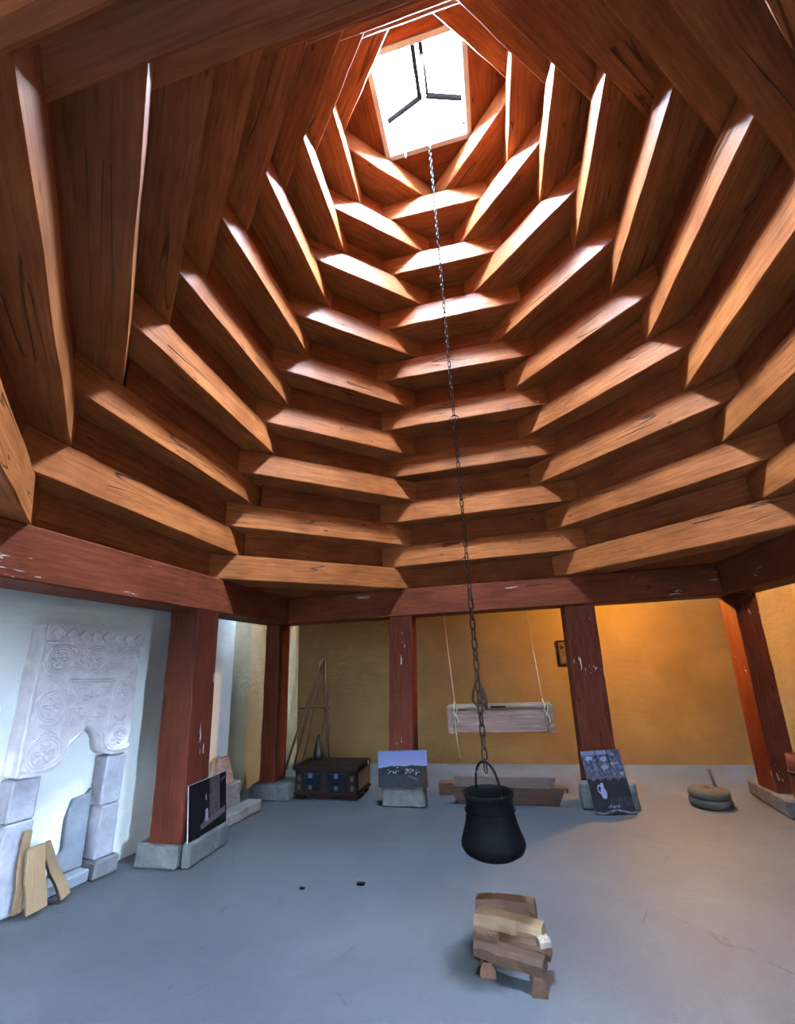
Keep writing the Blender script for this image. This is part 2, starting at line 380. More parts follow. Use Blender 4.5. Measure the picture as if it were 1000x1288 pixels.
# corner soffit planks above the frame, behind the first diagonal course
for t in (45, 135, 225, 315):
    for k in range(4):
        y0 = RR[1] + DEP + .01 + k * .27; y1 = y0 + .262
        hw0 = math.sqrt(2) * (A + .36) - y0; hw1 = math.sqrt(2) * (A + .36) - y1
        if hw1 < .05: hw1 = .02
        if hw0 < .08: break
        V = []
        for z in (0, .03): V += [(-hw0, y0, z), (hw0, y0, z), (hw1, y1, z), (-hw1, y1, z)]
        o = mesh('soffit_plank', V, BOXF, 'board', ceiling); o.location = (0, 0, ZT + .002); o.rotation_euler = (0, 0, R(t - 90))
# aisle ceiling planks between frame and walls
def aisle(name, lo, hi): return box(name, lo, hi, 'board', ceiling)
yb = A + .36
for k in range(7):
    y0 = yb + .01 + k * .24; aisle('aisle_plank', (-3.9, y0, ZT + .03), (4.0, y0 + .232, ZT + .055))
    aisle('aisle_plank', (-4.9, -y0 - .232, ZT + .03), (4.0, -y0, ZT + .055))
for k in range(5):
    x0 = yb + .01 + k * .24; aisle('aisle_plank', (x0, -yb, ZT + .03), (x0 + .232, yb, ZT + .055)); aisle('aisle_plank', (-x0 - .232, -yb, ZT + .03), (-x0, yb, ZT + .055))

# soffit round the smoke hole
SK, ZK = .4527, 7.347
for s in ('N', 'E', 'S', 'W'):
    w = 1.15 if s in 'NS' else SK + .001
    o = mesh('smoke_hole_board', [(-w, 0, 0), (w, 0, 0), (w, .72, 0), (-w, .72, 0), (-w, 0, .03), (w, 0, .03), (w, .72, .03), (-w, .72, .03)], BOXF, 'board', ceiling)
    place(o, ANG[s], SK + .001, ZK)

# ------------------------------------------------------------------ skylight (window_1)
win = struct(bpy.data.objects.new('window_1', None)); COL.objects.link(win); win.location = (0, 0, ZK)
zc = .30
for s in ('N', 'E', 'S', 'W'):
    def put(o, y): n = Vector((math.cos(R(ANG[s])), math.sin(R(ANG[s])), 0)); o.location = n * y; o.rotation_euler = (0, 0, R(ANG[s] - 90))
    w = SK + .04 if s in 'NS' else SK
    put(box('curb', (-w, 0, 0), (w, .035, zc), 'curb', win, .003), SK)
    w = SK + .055 if s in 'NS' else SK
    put(box('trim_board', (-w, 0, -.022), (w, .055, -.002), 'greyf', win, .003), SK)
G, ze, zr = .62, .80, 1.2
for sx in (-1, 1):
    for sy in (-1, 1): box('corner_bar', (sx * G - .015, sy * G - .015, zc), (sx * G + .015, sy * G + .015, ze), 'mull', win)
    box('eave_bar', (sx * G - .018, -G, ze), (sx * G + .018, G, ze + .03), 'mull', win)
    box('sill_bar', (sx * G - .02, -G, zc - .02), (sx * G + .02, G, zc), 'mull', win)
    box('sill_bar', (-G, sx * G - .02, zc - .02), (G, sx * G + .02, zc), 'mull', win)
box('ridge_bar', (-.075, -G, zr - .14), (-.018, G - .03, zr - .07), 'mull', win); box('ridge_bar', (.018, -G, zr - .14), (.075, G - .03, zr - .07), 'mull', win)
box('cheek_baffle', (-SK - .004, -SK - .034, zc + .001), (SK + .004, -SK - .004, zc + .30), 'baffle', win)  # added board, cuts low sky light so the beams take sharper shadows
for sy in (-1, 1):
    for sx in (-1, 1):
        y0, y1 = (G - .07, G - .03) if sy > 0 else (-G + .03, -G + .07)
        hexa('rafter', [(sx * .01, y0, zr - .13), (sx * (G - .02), y0, ze - .09), (sx * (G - .02), y1, ze - .09), (sx * .01, y1, zr - .13)],
             [(sx * .01, y0, zr - .06), (sx * (G - .02), y0, ze - .02), (sx * (G - .02), y1, ze - .02), (sx * .01, y1, zr - .06)], 'mull', win)
    if sy > 0: mesh('pane', [(-G, G, zc), (G, G, zc), (G, G, ze), (0, G, zr), (-G, G, ze)], [(0, 1, 2, 3, 4)], 'glass', win)
    else: mesh('pane', [(-G, -G, ze), (G, -G, ze), (0, -G, zr)], [(0, 1, 2)], 'glass', win)
for sx in (-1, 1):
    box('cheek_baffle', (sx * (SK + .02) - .015, -SK - .034, zc + .001), (sx * (SK + .02) + .015, SK + .02, zc + .30), 'baffle', win)  # added side boards, height shaped to limit light on the upper courses
    mesh('pane', [(sx * G, -G, ze), (sx * G, G, ze), (0, G, zr), (0, -G, zr)], [(0, 1, 2, 3)], 'glass', win)
hx, hy = -.27, SK - .02
lv = tube('latch_cord', [(hx, hy, .02), (hx, hy, -.10)], .004, 'white', win, 6); tube('toggle', [(hx, hy, -.10), (hx, hy, -.15)], .009, 'white', lv, 8)

# ------------------------------------------------------------------ walls and floor
box_floor = mesh('floor', [(-6, -6, 0), (6, -6, 0), (6, 6, 0), (-6, 6, 0), (-6, -6, -.2), (6, -6, -.2), (6, 6, -.2), (-6, 6, -.2)], BOXF, 'floor'); struct(box_floor)
ZW = ZT + .07
def wall(name, poly, m):
    """plan polygon raised to the aisle ceiling, front subdivided so the plaster can undulate"""
    n = len(poly); V = [(x, y, 0) for x, y in poly] + [(x, y, ZW) for x, y in poly]
    F = [tuple(range(n))[::-1], tuple(range(n, 2 * n))] + [(k, (k + 1) % n, n + (k + 1) % n, n + k) for k in range(n)]
    return struct(mesh(name, V, F, m))
wall('wall_north', [(-3.9, 4.72), (4.2, 4.77), (4.2, 5.1), (-3.9, 5.1)], 'plaster_n')
EY0, EY1, EZ0, EZ1 = -2.92, -2.55, 1.15, 2.10
wall('wall_east', [(3.62, EY1), (3.95, EY1), (3.95, 4.762), (3.62, 4.76)], 'plaster_n')
wall('wall_east', [(3.62, -4.9), (3.95, -4.9), (3.95, EY0), (3.62, EY0)], 'plaster_n')
struct(box('wall_east', (3.62, EY0 + .001, 0), (3.95, EY1 - .001, EZ0), 'plaster_n')); struct(box('wall_east', (3.62, EY0 + .001, EZ1), (3.95, EY1 - .001, ZW), 'plaster_n'))
win2 = struct(bpy.data.objects.new('window_2', None)); COL.objects.link(win2)
for lo, hi in (((3.72, EY0 + .002, EZ0 + .001), (3.78, EY0 + .04, EZ1 - .001)), ((3.72, EY1 - .04, EZ0 + .001), (3.78, EY1 - .002, EZ1 - .001)), ((3.72, EY0 + .041, EZ0 + .001), (3.78, EY1 - .041, EZ0 + .04)), ((3.72, EY0 + .041, EZ1 - .04), (3.78, EY1 - .041, EZ1 - .001))): box('frame_bar', lo, hi, 'frame', win2)
mesh('pane', [(3.75, EY0 + .04, EZ0 + .04), (3.75, EY1 - .04, EZ0 + .04), (3.75, EY1 - .04, EZ1 - .04), (3.75, EY0 + .04, EZ1 - .04)], [(0, 1, 2, 3)], 'glass', win2)
box('sill', (3.59, EY0 + .002, EZ0 - .03), (3.62, EY1 - .002, EZ0 + .002), 'frame', win2)
wall('wall_west', [(-4.60, -4.9), (-3.37, .90), (-3.31, 1.3), (-3.33, 1.9), (-3.37, 2.43), (-3.9, 2.43), (-3.9, 1.5), (-5.0, -4.9)], 'plaster')
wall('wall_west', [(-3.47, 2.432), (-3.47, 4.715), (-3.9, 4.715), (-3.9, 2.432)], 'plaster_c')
DX0, DX1, DZ = -2.55, -1.55, 2.04
wall('wall_south', [(-5.0, -5.1), (DX0, -5.1), (DX0, -4.905), (-5.0, -4.905)], 'plaster')
wall('wall_south', [(DX1, -5.1), (4.0, -5.1), (4.0, -4.905), (DX1, -4.905)], 'plaster')
o = box('wall_south', (DX0 + .001, -5.1, DZ), (DX1 - .001, -4.905, ZW), 'plaster'); struct(o)
for nm, lo, hi in (('door_jamb', (DX0 + .001, -5.12, .001), (DX0 + .03, -4.88, DZ - .001)), ('door_jamb', (DX1 - .03, -5.12, .001), (DX1 - .001, -4.88, DZ - .001)), ('lintel', (DX0 + .032, -5.12, DZ - .08), (DX1 - .032, -4.88, DZ - .001))):
    d_ = box(nm, lo, hi, 'frame')
    if nm == 'door_jamb' and not bpy.data.objects.get('door_1'):
        d_.name = 'door_1'; struct(d_); door1 = d_
    else: d_.parent = door1
dl = box('door_leaf', (DX0 + .075, -5.03, .002), (DX1 - .075, -4.97, DZ - .085), 'frame', door1, .004)
lathe('door_handle', [(0, 0), (.012, 0), (.012, .04), (.03, .045), (.03, .06), (0, .065)], 'iron', dl).matrix_world = Matrix.Translation((DX1 - .16, -4.969, 1.02)) @ Matrix.Rotation(R(-90), 4, 'X')
g_ = box('ground', (-14, -20, -.25), (14, -6.001, -.05), 'ground'); struct(g_)

# ------------------------------------------------------------------ posts
def post(lo, hi, z0, lean, label, parts=True):
    """post between frame beam and base stone; lean = shift of its foot in x and y"""
    (x0, y0), (x1, y1) = lo, hi; zt = ZB - .001; L = zt - z0
    t = tag(beam_mesh('wooden_post', 0, L, y1 - y0, x1 - x0, 'post', hash((int(x0 * 100), int(y0 * 100))), 12, .006), label, 'post', 'posts under the frame beams')
    t.parent = None
    # local X runs up the post, Y outward, Z across
    me = t.data
    for v in me.vertices:
        u, y, x = v.co; k = 1 - u / L
        v.co = (u, y + lean[1] * k, -x + -lean[0] * k)
    b = bmesh.new(); b.from_mesh(me); bmesh.ops.recalc_face_normals(b, faces=b.faces); b.to_mesh(me); b.free()
    t.matrix_world = Matrix(((0, 0, -1, x0), (0, 1, 0, y0), (1, 0, 0, z0), (0, 0, 0, 1)))
    return t
post((-3.0, .68), (-2.68, 1.02), .185, (0, .04), 'nearest left dark red post standing on stone beside the fireplace')
post((-3.06, 2.72), (-2.85, 3.06), .175, (-.01, 0), 'dark red corner post behind the stones, left of the chest')
post((-1.25, 2.72), (-.935, 3.03), .0, (-.10, 0), 'red brown post behind the landscape photo board')
post((.97, 2.72), (1.325, 3.03), .0, (-.09, 0), 'dark red post behind the photo collage board')
post((2.80, 2.72), (3.03, 3.06), .16, (-.12, 0), 'far right dark red corner post standing on a long grey stone')

# ------------------------------------------------------------------ carved fireplace
FDV = Vector((math.sin(R(12)), math.cos(R(12)), 0)); FNV = Vector((FDV.y, -FDV.x, 0)); FP = Vector((-3.2, .8, 0))
fire = thing('carved_fireplace', 'pale carved stone fireplace with scrolled hood set against the white wall', 'fireplace')
fire.matrix_world = Matrix(((FDV.x, -FNV.x, 0, FP.x), (FDV.y, -FNV.y, 0, FP.y), (0, 0, 1, 0), (0, 0, 0, 1)))
# local x along the wall (to the right), local y into the wall, z up
BU = np.array([-1.022, -.985, -.93, -.874, -.80, -.754, -.735, -.714, -.67, -.63, -.612, -.604, -.55, -.49, -.456, -.436, -.43, -.415, -.40, -.374, -.33, -.27, -.215, -.19])
BZ = np.array([.872, .872, .866, .862, .882, .914, .962, 1.02, 1.062, 1.10, 1.13, 1.18, 1.17, 1.12, 1.085, 1.05, 1.01, .97, .945, .926, .912, .908, .912, .93])
MED = [(-.894, 1.705, .10), (-.60, 1.695, .10), (-.311, 1.70, .095), (-.885, 1.345, .115), (-.892, 1.017, .115), (-.31, 1.395, .085), (-.304, 1.04, .085)]
def ridge(d, w): return np.exp(-(d / w) ** 2)
def relief(u, z):
    g = np.zeros_like(u)
    for (cu_, cz_, r_) in MED:
        dx, dz = u - cu_, z - cz_; d = np.hypot(dx, dz); a = np.arctan2(dz, dx)
        g = np.maximum(g, np.maximum(ridge(d - r_, .008), ridge(d - r_ * .82, .006)))
        pet = ridge(d - r_ * .42 * (1 + .35 * np.cos(6 * a)), .008) * (d < r_ * .75)
        g = np.maximum(g, pet); g = np.maximum(g, ridge(d, .016)); g = np.maximum(g, .8 * ridge(d - r_ * 1.17, .006) * (np.sin(3 * a + cz_ * 9) > -.3))
    for (x0, x1, zc_, s) in ((-.80, -.69, 1.70, 1), (-.51, -.40, 1.70, -1)):          # the vine between the upper circles
        t = np.clip((u - x0) / (x1 - x0), 0, 1); zz = zc_ + s * .085 * np.cos(math.pi * t); m_ = (u > x0 - .01) & (u < x1 + .01)
        for o_ in (-.018, 0, .018): g = np.maximum(g, ridge(z - zz - o_, .005) * m_)
        for (qx, qz) in ((.5, .055), (.5, -.055)):
            dx, dz = u - (x0 + (x1 - x0) * qx), z - zc_ - qz; d = np.hypot(dx, dz); a = np.arctan2(dz, dx)
            g = np.maximum(g, ridge(((d - .006 * a) % .022) - .011, .005) * (d < .04))
    for uc in (-.90, -.305):                                                          # side bands between medallions
        for z0, z1 in ((1.47, 1.58), (1.14, 1.22)):
            t = (z - z0) / (z1 - z0); m_ = (t > 0) & (t < 1)
            for s in (-1, 1): g = np.maximum(g, ridge(u - uc - s * .05 * np.cos(t * math.pi), .007) * m_)
    line = 1.545 + (u + .8) * -.03
    g = np.maximum(g, np.maximum(ridge(z - line, .006), ridge(z - line + .022, .005)) * ((u > -.80) & (u < -.40)))
    g = np.maximum(g, ridge(u + .785, .006) * ((z < 1.55) & (z > .95))); g = np.maximum(g, ridge(u + .405, .006) * ((z < 1.53) & (z > 1.0)))
    rr = random.Random(5)
    for k in range(40):                                                               # worn leaf and letter-like scrolls in the middle field
        cu_, cz_ = rr.uniform(-.76, -.43), rr.uniform(1.18, 1.50); r_ = rr.uniform(.014, .03); ph = rr.uniform(0, 6)
        d = np.hypot(u - cu_, z - cz_); a = np.arctan2(z - cz_, u - cu_)
        g = np.maximum(g, .75 * ridge(d - r_, .005) * (np.sin(a + ph) > -.2))
    nb = np.interp(u, BU, BZ)
    g = np.maximum(g, .9 * ridge(z - nb - .035, .007))                                 # rim following the arch
    g = np.maximum(g, .9 * ridge(z - 1.845 - .006 * np.abs(np.sin((u + 1.02) * 60)), .008))
    return g
NU, NV = 200, 230
us = np.concatenate([np.linspace(-1.022, -.19, NU)]); zt = np.interp(us, [-1.022, -.19], [1.875, 1.838])
V = []; F = []
U = np.repeat(us[:, None], NV, 1); T = np.repeat(np.linspace(0, 1, NV)[None], NU, 0)
B = np.interp(U, BU, BZ); Zg = B + (zt[:, None] - B) * T
rel = relief(U, Zg) * .021
wob = .004 * np.sin(U * 23 + Zg * 9) * np.sin(Zg * 17 - U * 6)
edge = .006 * np.sin(Zg * 41) * np.clip(1 - (-.19 - U) / .05, 0, 1)
V = np.stack([U + edge, -rel + wob, Zg], -1).reshape(-1, 3).tolist()
for i in range(NU - 1):
    for k in range(NV - 1): a_ = i * NV + k; F.append((a_, a_ + NV, a_ + NV + 1, a_ + 1))
nF = len(V); HD = .195
border = [i * NV for i in range(NU)] + [(NU - 1) * NV + k for k in range(1, NV)] + [i * NV + NV - 1 for i in range(NU - 2, -1, -1)] + [k for k in range(NV - 2, 0, -1)]
for b_ in border: V.append((V[b_][0], HD, V[b_][2]))
nb_ = len(border)
for k in range(nb_): F.append((border[k], border[(k + 1) % nb_], nF + (k + 1) % nb_, nF + k))
hood = mesh('carved_hood', V, F, 'tuff', fire, True)
# cornice: a ledge with carved rosettes, and the broken left return
cor = hexa('cornice', [(-1.03, -.045, 1.86), (-.185, -.045, 1.822), (-.185, HD, 1.822), (-1.03, HD, 1.86)], [(-1.035, -.06, 1.985), (-.18, -.06, 1.935), (-.18, HD, 1.935), (-1.035, HD, 1.985)], 'tuff', fire, .008)
for k in range(8):
    u0 = -.965 + k * .1; zc_ = 1.918 - (u0 + 1.03) * .055
    p_ = []
    for q_ in range(16):
        a_ = 2 * math.pi * q_ / 16; r_ = .042 * (1 + .18 * math.cos(4 * a_)); p_.append((u0 + r_ * math.cos(a_), zc_ + r_ * math.sin(a_)))
    c_ = prism('rosette', p_, -.078, -.045, 'tuff', cor, .006)
rough('return_stone', (-1.05, -.005, .88), (-1.024, HD - .005, 1.99), 'tuff', fire, .010, 8, .006, 3)
def jamb(x0, x1, z0, z1, sd_, m='tuff'): return rough('jamb_stone', (x0, .004, z0), (x1, HD - .005, z1), m, fire, .007, 6, .012, sd_)
jamb(-1.05, -.862, .005, .58, 1, 'tuff_j'); jamb(-1.05, -.866, .583, .862, 2, 'tuff_j')
jamb(-.352, -.19, .135, .52, 4, 'tuff_j'); jamb(-.36, -.19, .523, .905, 5, 'tuff_j')
rough('plinth_stone', (-.36, -.03, .001), (-.15, HD - .005, .132), 'tuff_d', fire, .01, 5, .015, 6)
prism('back_slab', [(-.362, .135), (-.362, .66), (-.40, .615), (-.51, .604), (-.545, .47), (-.535, .25), (-.60, .16), (-.60, .09), (-.362, .09)], .135, .193, 'slab', fire, .008)
rough('hearth_stone', (-.858, .02, .001), (-.362, HD - .005, .088), 'slab', fire, .006, 5, .012, 8)

def lean_log(name, foot, top, w, t, m, label, face):
    """split log with a wedge cross-section standing from foot to top"""
    f, tp = Vector(foot), Vector(top); ax = (tp - f); L = ax.length; ax.normalize()
    fn = Vector(face); fn = (fn - ax * fn.dot(ax)).normalized(); sd_ = ax.cross(fn)
    V = []
    prof = [(-.5, .5), (.5, .42), (.42, -.3), (-.1, -.5), (-.5, -.2)]
    for k in range(5):
        s = 1 - .10 * k / 4
        for (a_, b_) in prof: V.append((k * L / 4, a_ * w * s + .006 * math.sin(k * 2.1), b_ * t * s))
    n = len(prof); F = [(i * n + k, i * n + (k + 1) % n, (i + 1) * n + (k + 1) % n, (i + 1) * n + k) for i in range(4) for k in range(n)] + [tuple(range(n))[::-1], tuple(4 * n + k for k in range(n))]
    o = mesh(name, V, F, m)
    bm = bmesh.new(); bm.from_mesh(o.data); bmesh.ops.bevel(bm, geom=bm.edges[:], offset=.004, segments=1, affect='EDGES'); bm.to_mesh(o.data); bm.free()
    o.matrix_world = Matrix(((ax.x, sd_.x, fn.x, f.x), (ax.y, sd_.y, fn.y, f.y), (ax.z, sd_.z, fn.z, f.z), (0, 0, 0, 1)))
    return tag(o, label, 'firewood', 'split logs by the fireplace')
lean_log('split_log', (-3.23, -.045, .03), (-3.29, -.085, .42), .125, .07, 'split', 'broad pale split log standing in front of the fireplace jamb', (1, -.45, .2))
lean_log('split_log', (-3.205, .15, .03), (-3.335, .025, .40), .07, .07, 'split', 'slanting pale split log right of the broad one at the fireplace', (1, -.3, .2))
lean_log('split_log', (-3.335, -.10, .03), (-3.365, -.105, .52), .06, .05, 'split', 'thin log peeping up behind the broad pale split log', (1, -.3, .2))

sw = tag(lathe('wall_socket', [(.045, 0), (.045, .012), (.036, .018), (.02, .018), (.018, .008), (0, .008)], 'white'), 'round white wall socket at the left edge above the fireplace jamb', 'socket')
sw.location = (-3.63, -.318, 1.353); sw.rotation_euler = FNV.to_track_quat('Z', 'Y').to_euler()

# ------------------------------------------------------------------ stones and boards
def stone_thing(lo, hi, m, label, sd_, amp=.012, rot=0.0, group='stone blocks at the post feet'):
    return tag(rough('stone_block', lo, hi, m, None, amp, 6, .018, sd_, .04, rot), label, 'stone', group)
stone_thing((-3.12, .70, 0), (-2.70, 1.30, .184), 'block', 'rough grey stone block under the nearest left post', 11)
stone_thing((-3.14, 2.58, 0), (-2.58, 3.06, .175), 'block', 'rough grey stone block under the corner post left of the chest', 12)

def board(name, w, hgt, fn, label, base, yaw, tilt, nu=110, nv=90, roll=0.0):
    """photo printed on a foam board: local x across, z up, y back; the print is a fine grid of coloured cells"""
    t = thing(name, label, 'photo board', base, (tilt, roll, yaw), 'photo boards leaning on stones')
    box('backing', (-w / 2, 0, 0), (w / 2, .012, hgt), 'foam', t, .001)
    V = [(-w / 2 + w * i / nu, -.0015, hgt * k / nv) for i in range(nu + 1) for k in range(nv + 1)]
    F = [(i * (nv + 1) + k, (i + 1) * (nv + 1) + k, (i + 1) * (nv + 1) + k + 1, i * (nv + 1) + k + 1) for i in range(nu) for k in range(nv)]
    me = bpy.data.meshes.new('print'); me.from_pydata(V, [], F)
    ii, kk = np.meshgrid(np.arange(nu + 1) / nu, np.arange(nv + 1) / nv, indexing='ij')
    rgb = np.clip(fn(ii.ravel(), kk.ravel()), 0, 1) * (.17, .155, .17)
    at = me.color_attributes.new('print', 'FLOAT_COLOR', 'POINT')
    at.data.foreach_set('color', np.concatenate([rgb, np.ones((len(rgb), 1))], 1).ravel().astype(np.float32))
    link('print', me, t, 'print'); return t
def vnoise(u, v, s, seed=0):
    r_ = np.random.default_rng(seed).random((64, 64)); x, y = u * s, v * s; i, j = x.astype(int) % 63, y.astype(int) % 63; fx, fy = x % 1, y % 1
    fx, fy = fx * fx * (3 - 2 * fx), fy * fy * (3 - 2 * fy)
    return r_[i, j] * (1 - fx) * (1 - fy) + r_[i + 1, j] * fx * (1 - fy) + r_[i, j + 1] * (1 - fx) * fy + r_[i + 1, j + 1] * fx * fy
def lay(c, m_, col): m_ = np.asarray(m_, float)[:, None]; return c * (1 - m_) + np.array(col) * m_ if np.ndim(col) == 1 else c * (1 - m_) + col * m_
def print_cave(u, v):
    c = np.zeros((len(u), 3)) + (.006, .004, .006)
    n = vnoise(u, v, 14, 1)[:, None]; n2 = vnoise(u, v, 40, 2)[:, None]
    col = (u > .54 - .02 * n[:, 0]) & (u < .80) & (v > .25)
    c = lay(c, col, (.17, .125, .12) * (.6 + .6 * n2) * (.7 + .5 * n))
    c = lay(c, (np.abs(u - .795) < .012) & (v > .3), (.30, .25, .23))
    sill = (v > .10 + .14 * (u - .3)) & (v < .20 + .19 * (u - .3)) & (u > .30) & (u < .97)
    c = lay(c, sill, (.26, .20, .19) * (.6 + .7 * n2))
    c = lay(c, (np.abs(u - .435 + .02 * (v - .6)) < .016 * np.clip((.76 - v) / .12, .2, 1)) & (v > .60) & (v < .76), (.75, .66, .62))
    c = lay(c, (np.abs(u - .455) < .038 - .02 * (v - .26)) & (v > .22) & (v < .44), (.62, .60, .85))
    c = lay(c, (np.abs(u - .40) < .02) & (v > .20) & (v < .27), (.15, .16, .28))
    c = lay(c, (u > .84) & (u < .97) & (np.abs(v - .86 - .3 * (u - .84)) < .018), (.22, .18, .17))
    c = lay(c, (u > .86) & (u < .98) & (v > .06) & (v < .2), (.035, .035, .035))
    return c
def print_land(u, v):
    sky = np.stack([.28 + .34 * (1 - v) + .1 * vnoise(u, v, 5, 3), .43 + .28 * (1 - v), .86 + 0 * u], 1); c = sky
    hz = .52 + .05 * np.clip((u - .05) / .2, 0, 1) + .03 * np.exp(-((u - .70) / .05) ** 2) + .012 * vnoise(u, v, 20, 4)
    hill = v < hz; n = vnoise(u, v, 30, 5)[:, None]
    c = lay(c, hill, (.035, .042, .040) * (.6 + .8 * n))
    c = lay(c, hill & (v < .33), (.050, .056, .062) * (.8 + .4 * n))
    crowd = hill & (np.abs(v - .44) < .09) & (u > .2) & (u < .86) & (vnoise(u, v, 34, 6) > .66)
    c = lay(c, crowd, (.008, .009, .014))
    rr = random.Random(3)
    for k in range(34):
        x, y = rr.uniform(.20, .86), rr.gauss(.43, .05); c = lay(c, (np.abs(u - x) < .010) & (np.abs(v - y) < .017), rr.choice([(.75, .75, .78), (.40, .42, .45), (.02, .02, .03), (.55, .6, .7)]))
    c = lay(c, (np.abs(v - .30 + .55 * (u - .62)) < .012) & (u > .60) & (u < .80), (.26, .26, .27))
    c = lay(c, (u > .85) & hill & (v < .43), (.06, .028, .026) * (.5 + 1.2 * vnoise(u, v, 26, 8)[:, None]))
    return c
def print_mosaic(u, v):
    n = vnoise(u, v, 18, 9)[:, None]; n2 = vnoise(u, v, 40, 10)[:, None]
    c = np.zeros((len(u), 3)) + (.014, .012, .020) + .010 * n
    top = v > .54 + .02 * np.sin(u * 30)
    tone = np.stack([.05 + .32 * n[:, 0] * n2[:, 0], .055 + .33 * n[:, 0] * n2[:, 0], .11 + .42 * n[:, 0] * n2[:, 0]], 1); c = lay(c, top, tone)
    c = lay(c, (v > .93) & (u < .72), (.36, .38, .56))
    for (x, y, a, b_, col) in ((.17, .88, .10, .035, (.62, .64, .80)), (.55, .86, .075, .05, (.72, .74, .86)), (.52, .73, .09, .035, (.55, .53, .55)), (.30, .70, .07, .04, (.28, .25, .25)), (.80, .78, .13, .02, (.50, .46, .50)), (.93, .62, .06, .03, (.62, .55, .58)), (.80, .92, .10, .02, (.42, .45, .42))):
        c = lay(c, ((u - x) / a) ** 2 + ((v - y) / b_) ** 2 < .5 + n2[:, 0], np.array(col) * (.55 + .5 * n))
    for (x0, x1) in ((.66, .70), (.36, .385)): c = lay(c, (u > x0) & (u < x1) & (v > .7), (.012, .012, .016))
    c = lay(c, np.abs(v - .575 - .01 * np.sin(u * 40)) < .012, (.20, .15, .14))
    # the white jug
    jx, jy = u - .34, v - .36
    body = (jx / .075) ** 2 + ((jy + .03) / .085) ** 2 < 1; neck = (np.abs(jx + .005) < .035) & (jy > .0) & (jy < .13)
    hand = np.abs(np.hypot((jx + .075) / .9, jy - .035) - .055) < .014
    c = lay(c, body | neck | (hand & (jx < -.04)), (.66, .72, .95))
    c = lay(c, (u > .45) & (v > .12) & (v < .27), (.045, .04, .055) * (.5 + n))
    # a line of small script, too worn to read
    for k in range(9):
        x = .38 + k * .032 + (k > 0) * .02; c = lay(c, (np.abs(u - x) < .008 + .004 * (k % 2)) & (v > .105 + .01 * (k % 3)) & (v < .135 + .008 * ((k * 5) % 3)) & (n2[:, 0] > .3), (.55, .55, .68))
    c = lay(c, np.abs(v - .055 - .02 * np.cos((u - .55) * 9)) < .014, (.30, .30, .38) * (.4 + n)); c = lay(c, v < .025, (.005, .005, .01))
    return c
board('photo_board', .56, .43, print_cave, 'dark cave photo with a pale rock column, at the foot of the left post', (-2.625, 1.025, .185), R(90), R(-5), 110, 90)
stone_thing((-2.682, .735, 0), (-2.595, 1.31, .184), 'block', 'low grey stone under the dark cave photo board', 13, .006, 0, 'stones under the photo boards')
board('photo_board', .585, .375, print_land, 'landscape photo of a crowd on a hill under blue sky, on a stone', (-1.115, 2.49, .205), R(0), R(-8), 120, 90, R(-1.2))
stone_thing((-1.38, 2.50, 0), (-.87, 2.70, .205), 'block', 'pale carved stone block carrying the landscape photo', 14, .012, R(-1), 'stones under the photo boards')
board('photo_board', .385, .585, print_mosaic, 'photo collage with a white jug, leaning at the right post', (1.095, 2.44, .005), R(-4), R(-10), 90, 120, R(-4.5))
stone_thing((.80, 2.585, 0), (1.37, 2.712, .26), 'block', 'grey stone block behind the photo collage board', 15, .012, 0, 'stones under the photo boards')
# stones and timber between left post and corner post
stone_thing((-3.0, 1.58, 0), (-2.80, 2.30, .115), 'tuff_d', 'low grey slab lying in front of the taller stone, left of the corner post', 16, .012, R(-6), 'loose stones left of the chest')
stone_thing((-3.29, 1.58, 0), (-3.05, 2.24, .33), 'tuff_d', 'tall grey stone block carrying a tilted wooden block', 17, .010, R(-6), 'loose stones left of the chest')
wb = tag(hexa('wooden_block', [(-.06, -.17, 0), (.05, -.17, 0), (.05, .17, 0), (-.06, .17, 0)], [(-.10, .02, .26), (-.05, .02, .26), (-.05, .17, .27), (-.10, .17, .27)], 'oldwood', None, .008), 'brown wedge shaped wooden block on top of the tall grey stone', 'wood block')
wb.location = (-3.10, 1.93, .331); wb.rotation_euler = (0, 0, R(-4))
stone_thing((2.66, 2.46, 0), (2.92, 3.34, .16), 'block', 'long grey stone beam under the far right corner post', 18, .008, R(-4))

# ------------------------------------------------------------------ chest with inlay, and the bottle on it
cx0, cx1, cy0, cy1, chh = -2.56, -1.74, 2.70, 3.22, .37
ch = thing('inlaid_chest', 'dark wooden chest with blue and bone inlay standing by the back wall', 'chest', ((cx0 + cx1) / 2, cy0, 0), (0, 0, R(-2)))
hw, dp = (cx1 - cx0) / 2, cy1 - cy0
for sx in (-1, 1):
    for y in (.03, dp - .11): hexa('foot', [(sx * (hw - .06) - .05, y, 0), (sx * (hw - .06) + .05, y, 0), (sx * (hw - .06) + .05, y + .08, 0), (sx * (hw - .06) - .05, y + .08, 0)],
                                   [(sx * (hw - .05) - .05, y, .05), (sx * (hw - .05) + .05, y, .05), (sx * (hw - .05) + .05, y + .08, .05), (sx * (hw - .05) - .05, y + .08, .05)], 'chest', ch, .004)
box('base_moulding', (-hw - .015, -.015, .045), (hw + .015, dp + .01, .075), 'chest', ch, .006)
box('body', (-hw, 0, .076), (hw, dp, chh - .055), 'chest', ch, .004)
box('side_panel', (hw + .001, .05, .10), (hw + .010, dp - .05, chh - .07), 'chest_r', ch, .003)
lid = box('lid', (-hw - .02, -.02, chh - .054), (hw + .02, dp + .015, chh), 'chest', ch, .008)
box('hinge_plate', (hw + .0205, dp - .12, chh - .05), (hw + .024, dp - .09, chh - .005), 'brass', lid)
